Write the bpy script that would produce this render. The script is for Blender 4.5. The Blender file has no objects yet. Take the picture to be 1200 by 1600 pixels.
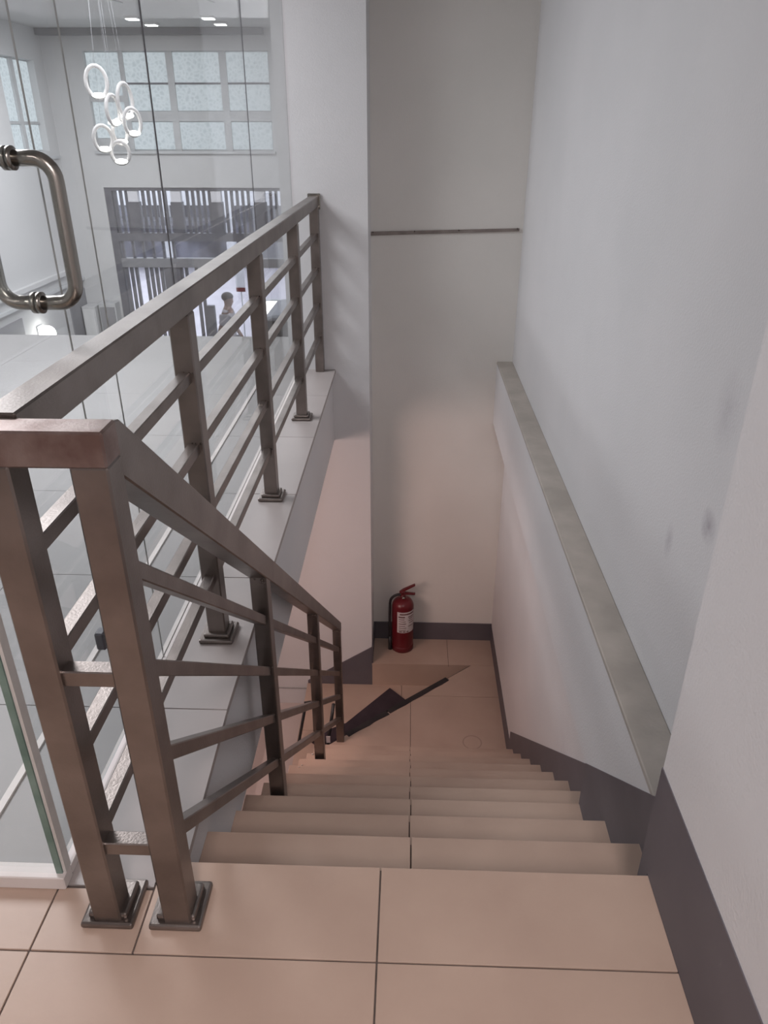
import bpy, bmesh, math, random
from mathutils import Vector, Matrix
random.seed(7)
C = bpy.context.scene.collection
S = bpy.context.scene

# ------------------------------------------------------------ camera
H = 1.29
F_PX = 1170.0
PITCH = math.radians(27.15)
YAW = math.atan(45 * math.cos(PITCH) / F_PX)
cd = bpy.data.cameras.new('camera'); cam = bpy.data.objects.new('camera', cd); C.objects.link(cam)
cd.sensor_fit = 'HORIZONTAL'; cd.sensor_width = 36.0; cd.lens = 36.0 * F_PX / 1200.0
cd.clip_start = 0.02; cd.clip_end = 200
cam.location = (0, 0, H)
cam.rotation_euler = (math.pi / 2 - PITCH, 0, YAW)
S.camera = cam

# ------------------------------------------------------------ world, lights, exposure
w = bpy.data.worlds.new('world'); S.world = w; w.use_nodes = True
bg = w.node_tree.nodes['Background']; bg.inputs[0].default_value = (0.86, 0.90, 1.0, 1); bg.inputs[1].default_value = 2.6
S.view_settings.view_transform = 'Standard'; S.view_settings.look = 'None'
S.view_settings.exposure = 0.30; S.view_settings.gamma = 1.0; S.view_settings.use_curve_mapping = False

def area(name, loc, sx, sy, power, col, rot=(0, 0, 0)):
    l = bpy.data.lights.new(name, 'AREA'); l.shape = 'RECTANGLE'; l.size = sx; l.size_y = sy
    l.energy = power; l.color = col
    o = bpy.data.objects.new(name, l); C.objects.link(o); o.location = loc; o.rotation_euler = rot
    return o
area('hall_ceiling_light', (-2.9, 8.4, 2.44), 3.0, 4.0, 235, (0.975, 0.955, 1.0))
area('upper_floor_ceiling_light', (-2.6, 3.3, 2.44), 1.6, 1.6, 125, (0.98, 0.955, 1.0))
area('landing_ceiling_light', (0.15, -1.0, 2.44), 0.5, 0.8, 40, (1.0, 0.90, 0.88))
area('lower_flight_light', (-1.45, 2.75, -0.62), 1.0, 0.8, 18.5, (1.0, 0.70, 0.62), (math.radians(38), math.radians(-35), 0))

# ------------------------------------------------------------ material helpers
def new_mat(name):
    m = bpy.data.materials.new(name); m.use_nodes = True
    nt = m.node_tree; b = nt.nodes['Principled BSDF']
    return m, nt, b
def mottled(name, c1, c2, scale=6.0, rough=0.5, metal=0.0, bump=0.0, bump_scale=80.0, spec=0.5, detail=4.0, stretch=None):
    m, nt, b = new_mat(name); N = nt.nodes; L = nt.links
    tc = N.new('ShaderNodeTexCoord'); no = N.new('ShaderNodeTexNoise'); cr = N.new('ShaderNodeValToRGB')
    no.inputs['Scale'].default_value = scale; no.inputs['Detail'].default_value = detail
    if stretch:
        mp = N.new('ShaderNodeMapping'); mp.inputs['Scale'].default_value = stretch
        L.new(tc.outputs['Object'], mp.inputs[0]); L.new(mp.outputs[0], no.inputs['Vector'])
    else:
        L.new(tc.outputs['Object'], no.inputs['Vector'])
    cr.color_ramp.elements[0].position = 0.35; cr.color_ramp.elements[1].position = 0.65
    cr.color_ramp.elements[0].color = (*c1, 1); cr.color_ramp.elements[1].color = (*c2, 1)
    L.new(no.outputs['Fac'], cr.inputs[0]); L.new(cr.outputs[0], b.inputs['Base Color'])
    b.inputs['Roughness'].default_value = rough; b.inputs['Metallic'].default_value = metal
    b.inputs['Specular IOR Level'].default_value = spec
    if bump:
        n2 = N.new('ShaderNodeTexNoise'); n2.inputs['Scale'].default_value = bump_scale; n2.inputs['Detail'].default_value = 3
        L.new(tc.outputs['Object'], n2.inputs['Vector'])
        bp = N.new('ShaderNodeBump'); bp.inputs['Strength'].default_value = bump; bp.inputs['Distance'].default_value = 0.004
        L.new(n2.outputs['Fac'], bp.inputs['Height']); L.new(bp.outputs[0], b.inputs['Normal'])
    return m, nt, b, cr
def add_spots(nt, b, cr, spots, dark):
    """wear marks with a shape of their own: (centre, radii, strength)"""
    N = nt.nodes; L = nt.links; src = cr.outputs[0]
    tc = N.new('ShaderNodeTexCoord')
    for c, r, st in spots:
        mp = N.new('ShaderNodeVectorMath'); mp.operation = 'SUBTRACT'; mp.inputs[1].default_value = c
        L.new(tc.outputs['Object'], mp.inputs[0])
        dv = N.new('ShaderNodeVectorMath'); dv.operation = 'DIVIDE'; dv.inputs[1].default_value = r
        L.new(mp.outputs[0], dv.inputs[0])
        ln = N.new('ShaderNodeVectorMath'); ln.operation = 'LENGTH'; L.new(dv.outputs[0], ln.inputs[0])
        mr = N.new('ShaderNodeMapRange'); mr.inputs[1].default_value = 0.0; mr.inputs[2].default_value = 1.0
        mr.inputs[3].default_value = st; mr.inputs[4].default_value = 0.0
        L.new(ln.outputs['Value'], mr.inputs[0])
        no = N.new('ShaderNodeTexNoise'); no.inputs['Scale'].default_value = 25; L.new(tc.outputs['Object'], no.inputs['Vector'])
        mu = N.new('ShaderNodeMath'); mu.operation = 'MULTIPLY'; L.new(mr.outputs[0], mu.inputs[0]); L.new(no.outputs['Fac'], mu.inputs[1])
        mx = N.new('ShaderNodeMix'); mx.data_type = 'RGBA'
        L.new(mu.outputs[0], mx.inputs['Factor']); L.new(src, mx.inputs['A']); mx.inputs['B'].default_value = (*dark, 1)
        src = mx.outputs['Result']
    L.new(src, b.inputs['Base Color'])
def emis(name, col, st):
    m, nt, b = new_mat(name); b.inputs['Base Color'].default_value = (*col, 1)
    b.inputs['Emission Color'].default_value = (*col, 1); b.inputs['Emission Strength'].default_value = st
    return m

M = {}
WR = mottled('white_wall_paint', (0.66, 0.655, 0.665), (0.71, 0.70, 0.71), 1.3, 0.62, bump=0.25, bump_scale=160)
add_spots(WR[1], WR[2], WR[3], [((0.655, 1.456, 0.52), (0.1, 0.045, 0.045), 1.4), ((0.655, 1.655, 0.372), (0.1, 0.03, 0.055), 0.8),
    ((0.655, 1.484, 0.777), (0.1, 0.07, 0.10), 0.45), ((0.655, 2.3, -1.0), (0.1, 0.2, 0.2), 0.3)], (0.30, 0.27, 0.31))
M['paint'] = WR[0]
M['paint_back'] = mottled('off_white_wall_paint', (0.72, 0.70, 0.665), (0.77, 0.745, 0.71), 1.5, 0.62, bump=0.25, bump_scale=140)[0]
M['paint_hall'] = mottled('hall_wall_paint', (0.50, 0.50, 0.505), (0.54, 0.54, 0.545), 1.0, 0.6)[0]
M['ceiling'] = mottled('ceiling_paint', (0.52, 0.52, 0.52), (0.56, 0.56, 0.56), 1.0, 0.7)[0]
TL = mottled('beige_floor_tile', (0.455, 0.33, 0.265), (0.52, 0.385, 0.31), 3.5, 0.42, bump=0.06, bump_scale=60, detail=8)
M['tile'] = TL[0]
TS = mottled('beige_landing_tile', (0.455, 0.33, 0.265), (0.51, 0.375, 0.305), 3.5, 0.42, bump=0.06, bump_scale=60, detail=8)
M['tile_low'] = TS[0]
def ring_stain(T, c, r, wd):
    m, nt, b, cr = T; N = nt.nodes; L = nt.links
    tc = N.new('ShaderNodeTexCoord'); su = N.new('ShaderNodeVectorMath'); su.operation = 'SUBTRACT'; su.inputs[1].default_value = c
    L.new(tc.outputs['Object'], su.inputs[0]); ln = N.new('ShaderNodeVectorMath'); ln.operation = 'LENGTH'; L.new(su.outputs[0], ln.inputs[0])
    s = N.new('ShaderNodeMath'); s.operation = 'SUBTRACT'; s.inputs[1].default_value = r; L.new(ln.outputs['Value'], s.inputs[0])
    a = N.new('ShaderNodeMath'); a.operation = 'ABSOLUTE'; L.new(s.outputs[0], a.inputs[0])
    mr = N.new('ShaderNodeMapRange'); mr.inputs[1].default_value = 0; mr.inputs[2].default_value = wd; mr.inputs[3].default_value = 0.5; mr.inputs[4].default_value = 0
    L.new(a.outputs[0], mr.inputs[0]); mx = N.new('ShaderNodeMix'); mx.data_type = 'RGBA'
    L.new(mr.outputs[0], mx.inputs['Factor']); L.new(cr.outputs[0], mx.inputs['A']); mx.inputs['B'].default_value = (0.18, 0.13, 0.10, 1)
    L.new(mx.outputs['Result'], b.inputs['Base Color'])
ring_stain(TS, (0.44, 3.60, -2.2), 0.058, 0.006)
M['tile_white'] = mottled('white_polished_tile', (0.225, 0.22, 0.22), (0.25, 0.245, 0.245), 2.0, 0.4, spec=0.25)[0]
M['tile_curb'] = mottled('pale_curb_tile', (0.32, 0.285, 0.275), (0.36, 0.32, 0.31), 2.5, 0.4)[0]
M['ledge'] = mottled('bare_cement_ledge', (0.38, 0.345, 0.31), (0.47, 0.425, 0.385), 7.0, 0.8, bump=0.4, bump_scale=40, detail=8)[0]
M['tile_pale'] = mottled('pale_pink_tile', (0.56, 0.48, 0.455), (0.61, 0.53, 0.50), 2.5, 0.45)[0]
M['grout'] = mottled('dark_grout', (0.10, 0.08, 0.07), (0.14, 0.11, 0.10), 30, 0.9)[0]
M['grout_pale'] = mottled('pale_grout', (0.34, 0.34, 0.34), (0.40, 0.40, 0.40), 30, 0.9)[0]
M['riser'] = M['tile']
M['skirting'] = mottled('dark_grey_skirting_paint', (0.108, 0.097, 0.112), (0.128, 0.115, 0.130), 5, 0.5)[0]
M['steel'] = mottled('brushed_stainless_steel', (0.195, 0.168, 0.155), (0.265, 0.232, 0.216), 9.0, 0.36, metal=0.95, bump=0.10, bump_scale=220, detail=6)[0]
M['steel_stained'] = mottled('stained_stainless_steel', (0.20, 0.135, 0.12), (0.36, 0.295, 0.275), 14.0, 0.40, metal=0.9, bump=0.10, bump_scale=220, detail=8)[0]
M['polished'] = mottled('polished_steel', (0.30, 0.285, 0.26), (0.36, 0.34, 0.31), 6.0, 0.24, metal=1.0)[0]
M['weld'] = mottled('weld_residue', (0.04, 0.03, 0.025), (0.22, 0.18, 0.16), 90.0, 0.7, metal=0.5, bump=0.8, bump_scale=300)[0]
M['metal_trim'] = mottled('dull_brown_trim', (0.20, 0.165, 0.15), (0.27, 0.23, 0.21), 18.0, 0.6)[0]
M['red'] = mottled('red_enamel', (0.115, 0.007, 0.012), (0.14, 0.009, 0.014), 5.0, 0.32)[0]
M['red_dark'] = mottled('dark_red_plastic', (0.09, 0.007, 0.012), (0.12, 0.01, 0.014), 5.0, 0.45)[0]
M['paper'] = mottled('label_paper', (0.55, 0.50, 0.50), (0.62, 0.57, 0.57), 20.0, 0.6)[0]
M['ink'] = mottled('label_ink', (0.12, 0.06, 0.06), (0.16, 0.08, 0.08), 20.0, 0.6)[0]
M['rubber'] = mottled('black_rubber', (0.022, 0.018, 0.02), (0.034, 0.027, 0.028), 12.0, 0.7, bump=0.3, bump_scale=90)[0]
M['mat'] = mottled('dark_maroon_mat', (0.030, 0.018, 0.026), (0.044, 0.028, 0.038), 10.0, 0.8, bump=0.5, bump_scale=240)[0]
M['black'] = mottled('black_plastic', (0.02, 0.02, 0.022), (0.03, 0.03, 0.032), 10.0, 0.4)[0]
M['white_plastic'] = mottled('white_plastic', (0.62, 0.62, 0.62), (0.66, 0.66, 0.66), 10.0, 0.4)[0]
M['sill'] = mottled('white_sill', (0.62, 0.57, 0.55), (0.68, 0.63, 0.61), 8.0, 0.5)[0]
M['silicone'] = mottled('pale_silicone', (0.50, 0.48, 0.46), (0.58, 0.56, 0.54), 12.0, 0.5)[0]
M['alu'] = mottled('aluminium_frame', (0.42, 0.43, 0.44), (0.48, 0.49, 0.50), 8.0, 0.45)[0]
M['ring'] = mottled('pendant_ring_enamel', (0.36, 0.35, 0.35), (0.42, 0.41, 0.41), 10.0, 0.4)[0]
M['dark_frame'] = mottled('dark_grey_frame', (0.09, 0.09, 0.11), (0.13, 0.13, 0.15), 8.0, 0.5)[0]
M['mid_grey'] = mottled('mid_grey_panel', (0.20, 0.20, 0.215), (0.24, 0.24, 0.255), 3.0, 0.55)[0]
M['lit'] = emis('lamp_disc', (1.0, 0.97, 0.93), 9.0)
M['lit_soft'] = emis('bright_patch_glow', (1.0, 0.98, 0.96), 4.0)  # emission for the added bright patch panel outside
M['downlight'] = emis('downlight_panel', (1.0, 1.0, 1.0), 7.0)
M['pavement'] = mottled('pale_pavement', (0.52, 0.49, 0.55), (0.60, 0.57, 0.63), 1.5, 0.8)[0]
M['shop_dark'] = mottled('dark_shopfront', (0.035, 0.035, 0.05), (0.20, 0.20, 0.25), 1.6, 0.5, detail=6, stretch=(1, 1, 0.6))[0]
M['shop_white'] = mottled('white_facade', (0.62, 0.62, 0.66), (0.70, 0.70, 0.74), 1.0, 0.7)[0]
M['skin'] = mottled('skin', (0.20, 0.12, 0.095), (0.24, 0.145, 0.115), 8.0, 0.55)[0]
M['hair'] = mottled('black_hair', (0.02, 0.017, 0.017), (0.03, 0.025, 0.025), 30.0, 0.6)[0]
M['shirt'] = mottled('grey_shirt', (0.28, 0.265, 0.28), (0.33, 0.31, 0.33), 5.0, 0.85)[0]
M['trousers'] = mottled('dark_trousers', (0.05, 0.05, 0.07), (0.07, 0.07, 0.09), 5.0, 0.85)[0]

def glass_mat(name, tint, haze, refl):
    m = bpy.data.materials.new(name); m.use_nodes = True; nt = m.node_tree; N = nt.nodes; L = nt.links; N.clear()
    out = N.new('ShaderNodeOutputMaterial'); tr = N.new('ShaderNodeBsdfTransparent'); tr.inputs[0].default_value = (*tint, 1)
    gl = N.new('ShaderNodeBsdfGlossy'); gl.inputs['Roughness'].default_value = 0.02; gl.inputs[0].default_value = (refl, refl, refl, 1)
    df = N.new('ShaderNodeBsdfDiffuse'); df.inputs[0].default_value = (0.75, 0.78, 0.78, 1)  # small diffuse share paints a milky haze over the view behind the glass
    fr = N.new('ShaderNodeFresnel'); ge = N.new('ShaderNodeNewGeometry'); io = N.new('ShaderNodeMapRange')
    io.inputs[3].default_value = 1.45; io.inputs[4].default_value = 1 / 1.45     # same reflectance on both faces of the pane
    L.new(ge.outputs['Backfacing'], io.inputs[0]); L.new(io.outputs[0], fr.inputs[0])
    m1 = N.new('ShaderNodeMixShader'); m2 = N.new('ShaderNodeMixShader')
    ns = N.new('ShaderNodeTexNoise'); ns.inputs['Scale'].default_value = 2.5; mr = N.new('ShaderNodeMapRange')
    mr.inputs[3].default_value = haze * 0.6; mr.inputs[4].default_value = haze * 1.4
    L.new(ns.outputs['Fac'], mr.inputs[0]); L.new(mr.outputs[0], m1.inputs[0])
    L.new(tr.outputs[0], m1.inputs[1]); L.new(df.outputs[0], m1.inputs[2])
    L.new(fr.outputs[0], m2.inputs[0]); L.new(m1.outputs[0], m2.inputs[1]); L.new(gl.outputs[0], m2.inputs[2])
    L.new(m2.outputs[0], out.inputs[0]); return m
M['glass'] = glass_mat('hazed_clear_glass', (0.95, 0.97, 0.965), 0.045, 0.7)
M['joint'] = mottled('pale_glass_joint', (0.30, 0.31, 0.305), (0.36, 0.37, 0.365), 14.0, 0.3)[0]
M['glass_edge'] = mottled('green_glass_edge', (0.10, 0.17, 0.145), (0.17, 0.25, 0.22), 14.0, 0.15)[0]
# patterned obscure glass, daylight coming through it
m, nt, b = new_mat('patterned_window_glass'); N = nt.nodes; L = nt.links
tc = N.new('ShaderNodeTexCoord'); vo = N.new('ShaderNodeTexVoronoi'); vo.inputs['Scale'].default_value = 17; vo.feature = 'DISTANCE_TO_EDGE'
L.new(tc.outputs['Object'], vo.inputs['Vector']); cr = N.new('ShaderNodeValToRGB')
cr.color_ramp.elements[0].position = 0.0; cr.color_ramp.elements[0].color = (0.74, 0.81, 0.86, 1)
cr.color_ramp.elements[1].position = 0.30; cr.color_ramp.elements[1].color = (0.50, 0.57, 0.62, 1)
L.new(vo.outputs['Distance'], cr.inputs[0]); L.new(cr.outputs[0], b.inputs['Emission Color']); b.inputs['Emission Strength'].default_value = 0.68
b.inputs['Base Color'].default_value = (0.2, 0.22, 0.24, 1); b.inputs['Roughness'].default_value = 0.4
M['pattern'] = m

# ------------------------------------------------------------ object helpers
def base_of(p):
    v = Vector((0, 0, 0))
    while p is not None:
        v = v + p.location; p = p.parent
    return v
def tag(o, label=None, cat=None, group=None, kind=None):
    if label: o['label'] = label
    if cat: o['category'] = cat
    if group: o['group'] = group
    if kind: o['kind'] = kind
    return o
def thing(name, loc, label, cat, group=None):
    o = bpy.data.objects.new(name, None); C.objects.link(o); o.location = loc; o.empty_display_size = 0.05
    return tag(o, label, cat, group)
def link_bm(name, bm, mat, parent=None, smooth=False, **kw):
    off = base_of(parent)
    if off.length > 0: bmesh.ops.translate(bm, verts=bm.verts, vec=-off)
    bmesh.ops.recalc_face_normals(bm, faces=bm.faces)
    me = bpy.data.meshes.new(name); bm.to_mesh(me); bm.free()
    for mm in (mat if isinstance(mat, (list, tuple)) else [mat]): me.materials.append(mm)
    if smooth:
        for p in me.polygons: p.use_smooth = True
    o = bpy.data.objects.new(name, me); C.objects.link(o)
    if parent is not None: o.parent = parent
    return tag(o, **kw)
def bm_box(bm, x0, x1, y0, y1, z0, z1, bev=0.0, seg=1):
    t = bmesh.new()
    vs = [t.verts.new(p) for p in [(x0,y0,z0),(x1,y0,z0),(x1,y1,z0),(x0,y1,z0),(x0,y0,z1),(x1,y0,z1),(x1,y1,z1),(x0,y1,z1)]]
    for f in [(0,3,2,1),(4,5,6,7),(0,1,5,4),(1,2,6,5),(2,3,7,6),(3,0,4,7)]: t.faces.new([vs[i] for i in f])
    if bev: bmesh.ops.bevel(t, geom=t.edges[:], offset=bev, segments=seg, affect='EDGES', profile=0.5)
    tmp = bpy.data.meshes.new('t'); t.to_mesh(tmp); t.free(); bm.from_mesh(tmp); bpy.data.meshes.remove(tmp)
def box(name, x0, x1, y0, y1, z0, z1, mat, parent=None, bev=0.0, seg=1, **kw):
    bm = bmesh.new(); bm_box(bm, x0, x1, y0, y1, z0, z1, bev, seg)
    return link_bm(name, bm, mat, parent, **kw)
def bm_prism(bm, pts, d, bev=0.0):
    """pts: list of 3D points of one face, d: extrusion vector"""
    t = bmesh.new(); d = Vector(d)
    a = [t.verts.new(p) for p in pts]; b2 = [t.verts.new(Vector(p) + d) for p in pts]; n = len(pts)
    t.faces.new(a); t.faces.new(b2[::-1])
    for i in range(n): t.faces.new([a[(i+1) % n], a[i], b2[i], b2[(i+1) % n]])
    bmesh.ops.recalc_face_normals(t, faces=t.faces)
    if bev: bmesh.ops.bevel(t, geom=t.edges[:], offset=bev, segments=1, affect='EDGES')
    tmp = bpy.data.meshes.new('t'); t.to_mesh(tmp); t.free(); bm.from_mesh(tmp); bpy.data.meshes.remove(tmp)
def prism(name, pts, d, mat, parent=None, bev=0.0, **kw):
    bm = bmesh.new(); bm_prism(bm, pts, d, bev); return link_bm(name, bm, mat, parent, **kw)
def yz(pts, x): return [(x, y, z) for y, z in pts]
def xy(pts, z): return [(x, y, z) for x, y in pts]
def xz(pts, y): return [(x, y, z) for x, z in pts]
def bm_sweep(bm, path, r, n=14, cap=True, closed=False):
    P = [Vector(p) for p in path]; rings = []; m = len(P); nrm = None
    for i, p in enumerate(P):
        if closed: t = (P[(i+1) % m] - P[i-1]).normalized()
        else: t = (P[min(i+1, m-1)] - P[max(i-1, 0)]).normalized()
        if nrm is None:
            nrm = t.orthogonal().normalized()
        nrm = (nrm - t * nrm.dot(t)).normalized(); bi = t.cross(nrm)
        rr = r[i] if isinstance(r, (list, tuple)) else r
        rings.append([bm.verts.new(p + (nrm * math.cos(2*math.pi*k/n) + bi * math.sin(2*math.pi*k/n)) * rr) for k in range(n)])
    for i in range(m if closed else m - 1):
        A = rings[i]; B = rings[(i+1) % m]
        for k in range(n): bm.faces.new([A[k], A[(k+1) % n], B[(k+1) % n], B[k]])
    if cap and not closed:
        bm.faces.new(rings[0][::-1]); bm.faces.new(rings[-1])
def sweep(name, path, r, mat, parent=None, n=14, closed=False, **kw):
    bm = bmesh.new(); bm_sweep(bm, path, r, n, True, closed); return link_bm(name, bm, mat, parent, smooth=True, **kw)
def lathe(name, prof, c, mat, parent=None, n=40, **kw):
    bm = bmesh.new(); rings = []
    for r, z in prof:
        rings.append([bm.verts.new((c[0] + r*math.cos(2*math.pi*k/n), c[1] + r*math.sin(2*math.pi*k/n), c[2] + z)) for k in range(n)])
    for A, B in zip(rings, rings[1:]):
        for k in range(n): bm.faces.new([A[k], A[(k+1) % n], B[(k+1) % n], B[k]])
    bm.faces.new(rings[0][::-1]); bm.faces.new(rings[-1])
    return link_bm(name, bm, mat, parent, smooth=True, **kw)

ST = 'structure'
GAP = 0.0016
def tile(x0, x1, y0, y1, z, mat, parent, th=0.010, g=GAP):
    return box('tile', x0+g, x1-g, y0+g, y1-g, z-th, z, mat, parent, bev=0.0008)

# ============================================================ LARGE STRUCTURE
R, G0, G = 0.2, 0.989, 0.2358             # riser, first nosing y, going
def ny(k): return G0 + G * k
CEIL = 2.5
# --- floors
fl = box('floor', -2.6, 0.48, -2.5, G0-0.006, -0.18, -0.0035, M['grout'], kind=ST, label='beige tiled floor of the upper landing')
xs = [-2.492, -1.879, -1.266, -0.653, -0.04, 0.48]
for a, b_ in zip(xs, xs[1:]):
    for y0, y1 in ((-1.03, -0.42), (-0.42, 0.19), (0.19, 0.80)):
        tile(a, b_, y0, y1, 0, M['tile'], fl)
tile(-0.653, -0.47, 0.80, 0.925, 0, M['tile'], fl)
tile(-1.266, -0.653, 0.80, 0.925, 0, M['tile'], fl)
tile(-1.879, -1.266, 0.80, 0.925, 0, M['tile'], fl)
tile(-0.47, -0.04, 0.80, G0, 0, M['tile'], fl, th=0.02)
tile(-0.04, 0.48, 0.80, G0, 0, M['tile'], fl, th=0.02)
# upper floor slab beyond the glass, seen from above; its side is the wall beside the stair
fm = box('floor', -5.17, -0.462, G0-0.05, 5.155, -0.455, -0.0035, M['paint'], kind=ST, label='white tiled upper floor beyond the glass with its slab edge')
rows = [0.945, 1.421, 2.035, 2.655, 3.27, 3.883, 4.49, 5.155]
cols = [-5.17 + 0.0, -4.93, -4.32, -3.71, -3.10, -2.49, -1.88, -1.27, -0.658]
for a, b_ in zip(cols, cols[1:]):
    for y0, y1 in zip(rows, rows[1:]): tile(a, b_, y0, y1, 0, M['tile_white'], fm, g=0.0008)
rows2 = [0.93, 1.421, 2.035, 2.655, 3.27, 3.883, 4.378]
for y0, y1 in zip(rows2, rows2[1:]):
    xa = -0.412 if y0 < 1 else -0.440
    if y0 < 1:
        prism('tile', xy([(-0.64, 0.93), (-0.472, 0.93), (-0.472, 0.991), (-0.425, 0.991), (-0.44, y1-GAP), (-0.64, y1-GAP)], -0.018), (0, 0, 0.018), M['tile_curb'], fm)
    else:
        box('tile', -0.64, -0.440, y0+GAP, y1-GAP, -0.018, 0.0, M['tile_curb'], fm, bev=0.001)
box('slab_grout', -0.640, -0.445, 1.0, 4.378, -0.012, -0.0036, M['grout_pale'], fm)

# --- walls
box('wall_right', 0.655, 0.90, 1.025, 4.95, -4.2, CEIL, M['paint'], kind=ST, label='white plaster wall on the right above and below the ledge')
box('wall_right', 0.48, 0.90, -2.5, 1.03, -0.6, CEIL, M['paint'], kind=ST, label='nearest white wall on the right with the tall dark skirting')
beam = box('wall_right', 0.558, 0.655, 1.03, 4.685, -0.44, -0.045, M['paint'], kind=ST, label='thick white lower band of the right wall under the cement ledge')
box('ledge_cap', 0.557, 0.655, 1.03, 4.685, -0.045, -0.028, M['ledge'], beam, bev=0.003, label='bare cement ledge top')
box('wall_far', -0.30, 0.66, 4.685, 4.95, -4.2, CEIL, M['paint_back'], kind=ST, label='off-white end wall of the stairwell behind the fire extinguisher')
box('wall_left', -0.66, -0.238, 4.38, 4.95, -4.2, CEIL, M['paint'], kind=ST, label='white pier between the glass partition and the end wall')
wl = box('wall_left', -5.17, -0.66, 4.38, 4.60, -4.2, -0.455, M['paint'], kind=ST, label='white wall below the upper floor beside the lower flight')
box('groove', -1.9, -0.72, 4.374, 4.382, -2.458, -2.450, M['grout_pale'], wl)
box('wall_near', -5.17, 0.9, -2.6, -2.5, -0.2, CEIL, M['paint'], kind=ST)
box('wall_left', -2.7, -2.6, -2.5, 0.92, -0.2, CEIL, M['paint'], kind=ST, label='side wall of the upper landing, outside the view')
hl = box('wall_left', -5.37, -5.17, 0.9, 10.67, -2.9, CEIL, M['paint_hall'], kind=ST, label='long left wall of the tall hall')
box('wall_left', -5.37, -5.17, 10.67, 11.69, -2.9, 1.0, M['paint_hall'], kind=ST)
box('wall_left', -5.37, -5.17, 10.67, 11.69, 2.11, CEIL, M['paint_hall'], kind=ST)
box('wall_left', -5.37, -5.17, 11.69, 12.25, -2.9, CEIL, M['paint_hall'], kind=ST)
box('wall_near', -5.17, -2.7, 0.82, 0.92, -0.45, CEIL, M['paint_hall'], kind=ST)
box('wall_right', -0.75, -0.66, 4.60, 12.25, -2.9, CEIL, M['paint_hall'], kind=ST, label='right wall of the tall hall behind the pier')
# far hall wall, built round its window and its entrance
YF = 12.0
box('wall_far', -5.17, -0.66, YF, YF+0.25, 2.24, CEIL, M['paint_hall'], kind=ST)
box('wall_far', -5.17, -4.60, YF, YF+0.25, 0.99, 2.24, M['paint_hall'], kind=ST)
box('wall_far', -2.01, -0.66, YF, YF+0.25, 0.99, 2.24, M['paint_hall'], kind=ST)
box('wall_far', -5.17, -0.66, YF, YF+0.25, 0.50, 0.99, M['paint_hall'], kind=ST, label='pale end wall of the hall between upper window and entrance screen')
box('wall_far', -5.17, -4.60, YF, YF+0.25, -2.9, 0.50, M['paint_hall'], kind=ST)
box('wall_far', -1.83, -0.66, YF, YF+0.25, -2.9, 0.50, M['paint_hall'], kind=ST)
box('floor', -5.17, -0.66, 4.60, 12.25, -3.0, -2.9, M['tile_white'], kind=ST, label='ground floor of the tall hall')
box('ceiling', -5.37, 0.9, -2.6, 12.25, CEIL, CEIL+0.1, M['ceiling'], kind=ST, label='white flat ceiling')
box('trim_1', -5.16, -2.05, 11.86, 11.99, 2.42, 2.497, M['mid_grey'], kind=ST, label='dark grey cove strip where ceiling meets the far hall wall')
for i, x in enumerate((-3.9, -2.9)):
    prism('trim_3', [(x, 6.5, 2.488), (x+0.05, 6.5, 2.488), (x+0.75, 9.6, 2.488), (x+0.70, 9.6, 2.488)], (0, 0, 0.01), M['alu'], kind=ST, label='thin strip for a shadow line crossing the hall ceiling')  # solid strips stand in for diagonal shadow lines on the ceiling

# --- staircase of tiled treads
sc = thing('staircase', (0.08, G0, 0), 'beige tiled straight flight of stairs going down from the landing', 'stairs')
for k in range(1, 11):
    y0, y1, z = ny(k-1), ny(k), -R*k
    xl = -0.462 if k <= 2 else -0.498
    xr = 0.5575 if k <= 2 else (0.62 if k == 3 else 0.654)
    tr = box('step', xl, xr, y0-0.02, y1-0.006, z-0.20, z-0.0195, M['grout'], sc)
    xj = 0.017 + 0.0026*k + (0.002 if k % 2 else -0.002)
    box('tile', xl, xj-0.0015, y0-0.006, y1, z-0.02, z, M['tile'], tr, bev=0.0012)
    box('tile', xj+0.0015, xr, y0-0.006, y1, z-0.02, z, M['tile'], tr, bev=0.0012)
    # riser tiles
    box('riser_tile', xl, xj-0.0015, y0-0.022, y0-0.008, z+0.0, z+R-0.0205, M['tile'], tr)
    box('riser_tile', xj+0.0015, xr, y0-0.022, y0-0.008, z+0.0, z+R-0.0205, M['tile'], tr)
prism('stair_soffit', yz([(G0-0.03, -0.18), (ny(10), -2.18), (ny(10), -2.42), (G0-0.03, -0.42)], -0.462), (1.02, 0, 0), M['paint'], sc)

# --- lower landing: right part and recess behind the pier line, with a diagonal nosing
ZL = -2.2
D0, D1 = (-0.498, 3.525), (0.486, 4.370)
low = prism('floor', xy([(-0.498, ny(10)-0.02), (0.654, ny(10)-0.02), (0.654, 4.684), (-0.237, 4.684), (-0.237, 4.376), (0.480, 4.376), (-0.49, 3.53)], ZL-0.196), (0, 0, 0.1925), M['grout'], kind=ST, label='beige tiled lower landing with a diagonal edge')
def dl(x): return 3.525 + (x + 0.498) * (4.370 - 3.525) / (0.984)
yj = 4.03
XJ = 0.046
def ptile(pts): prism('tile', xy(pts, ZL-0.02), (0, 0, 0.02), M['tile_low'], low)
g = 0.0015
ptile([(-0.498, ny(10)-0.03), (XJ-g, ny(10)-0.03), (XJ-g, dl(XJ-g)), (-0.498, dl(-0.498))])
xk = -0.498 + (yj-g-3.525) * 0.984/0.845
ptile([(XJ+g, ny(10)-0.03), (0.654, ny(10)-0.03), (0.654, yj-g), (xk, yj-g), (XJ+g, dl(XJ+g))])
xk2 = -0.498 + (yj+g-3.525) * 0.984/0.845
ptile([(xk2, yj+g), (0.654, yj+g), (0.654, 4.369), (0.486, 4.369)])
ptile([(-0.237, 4.371), (0.32, 4.371), (0.32, 4.684), (-0.237, 4.684)])
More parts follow.
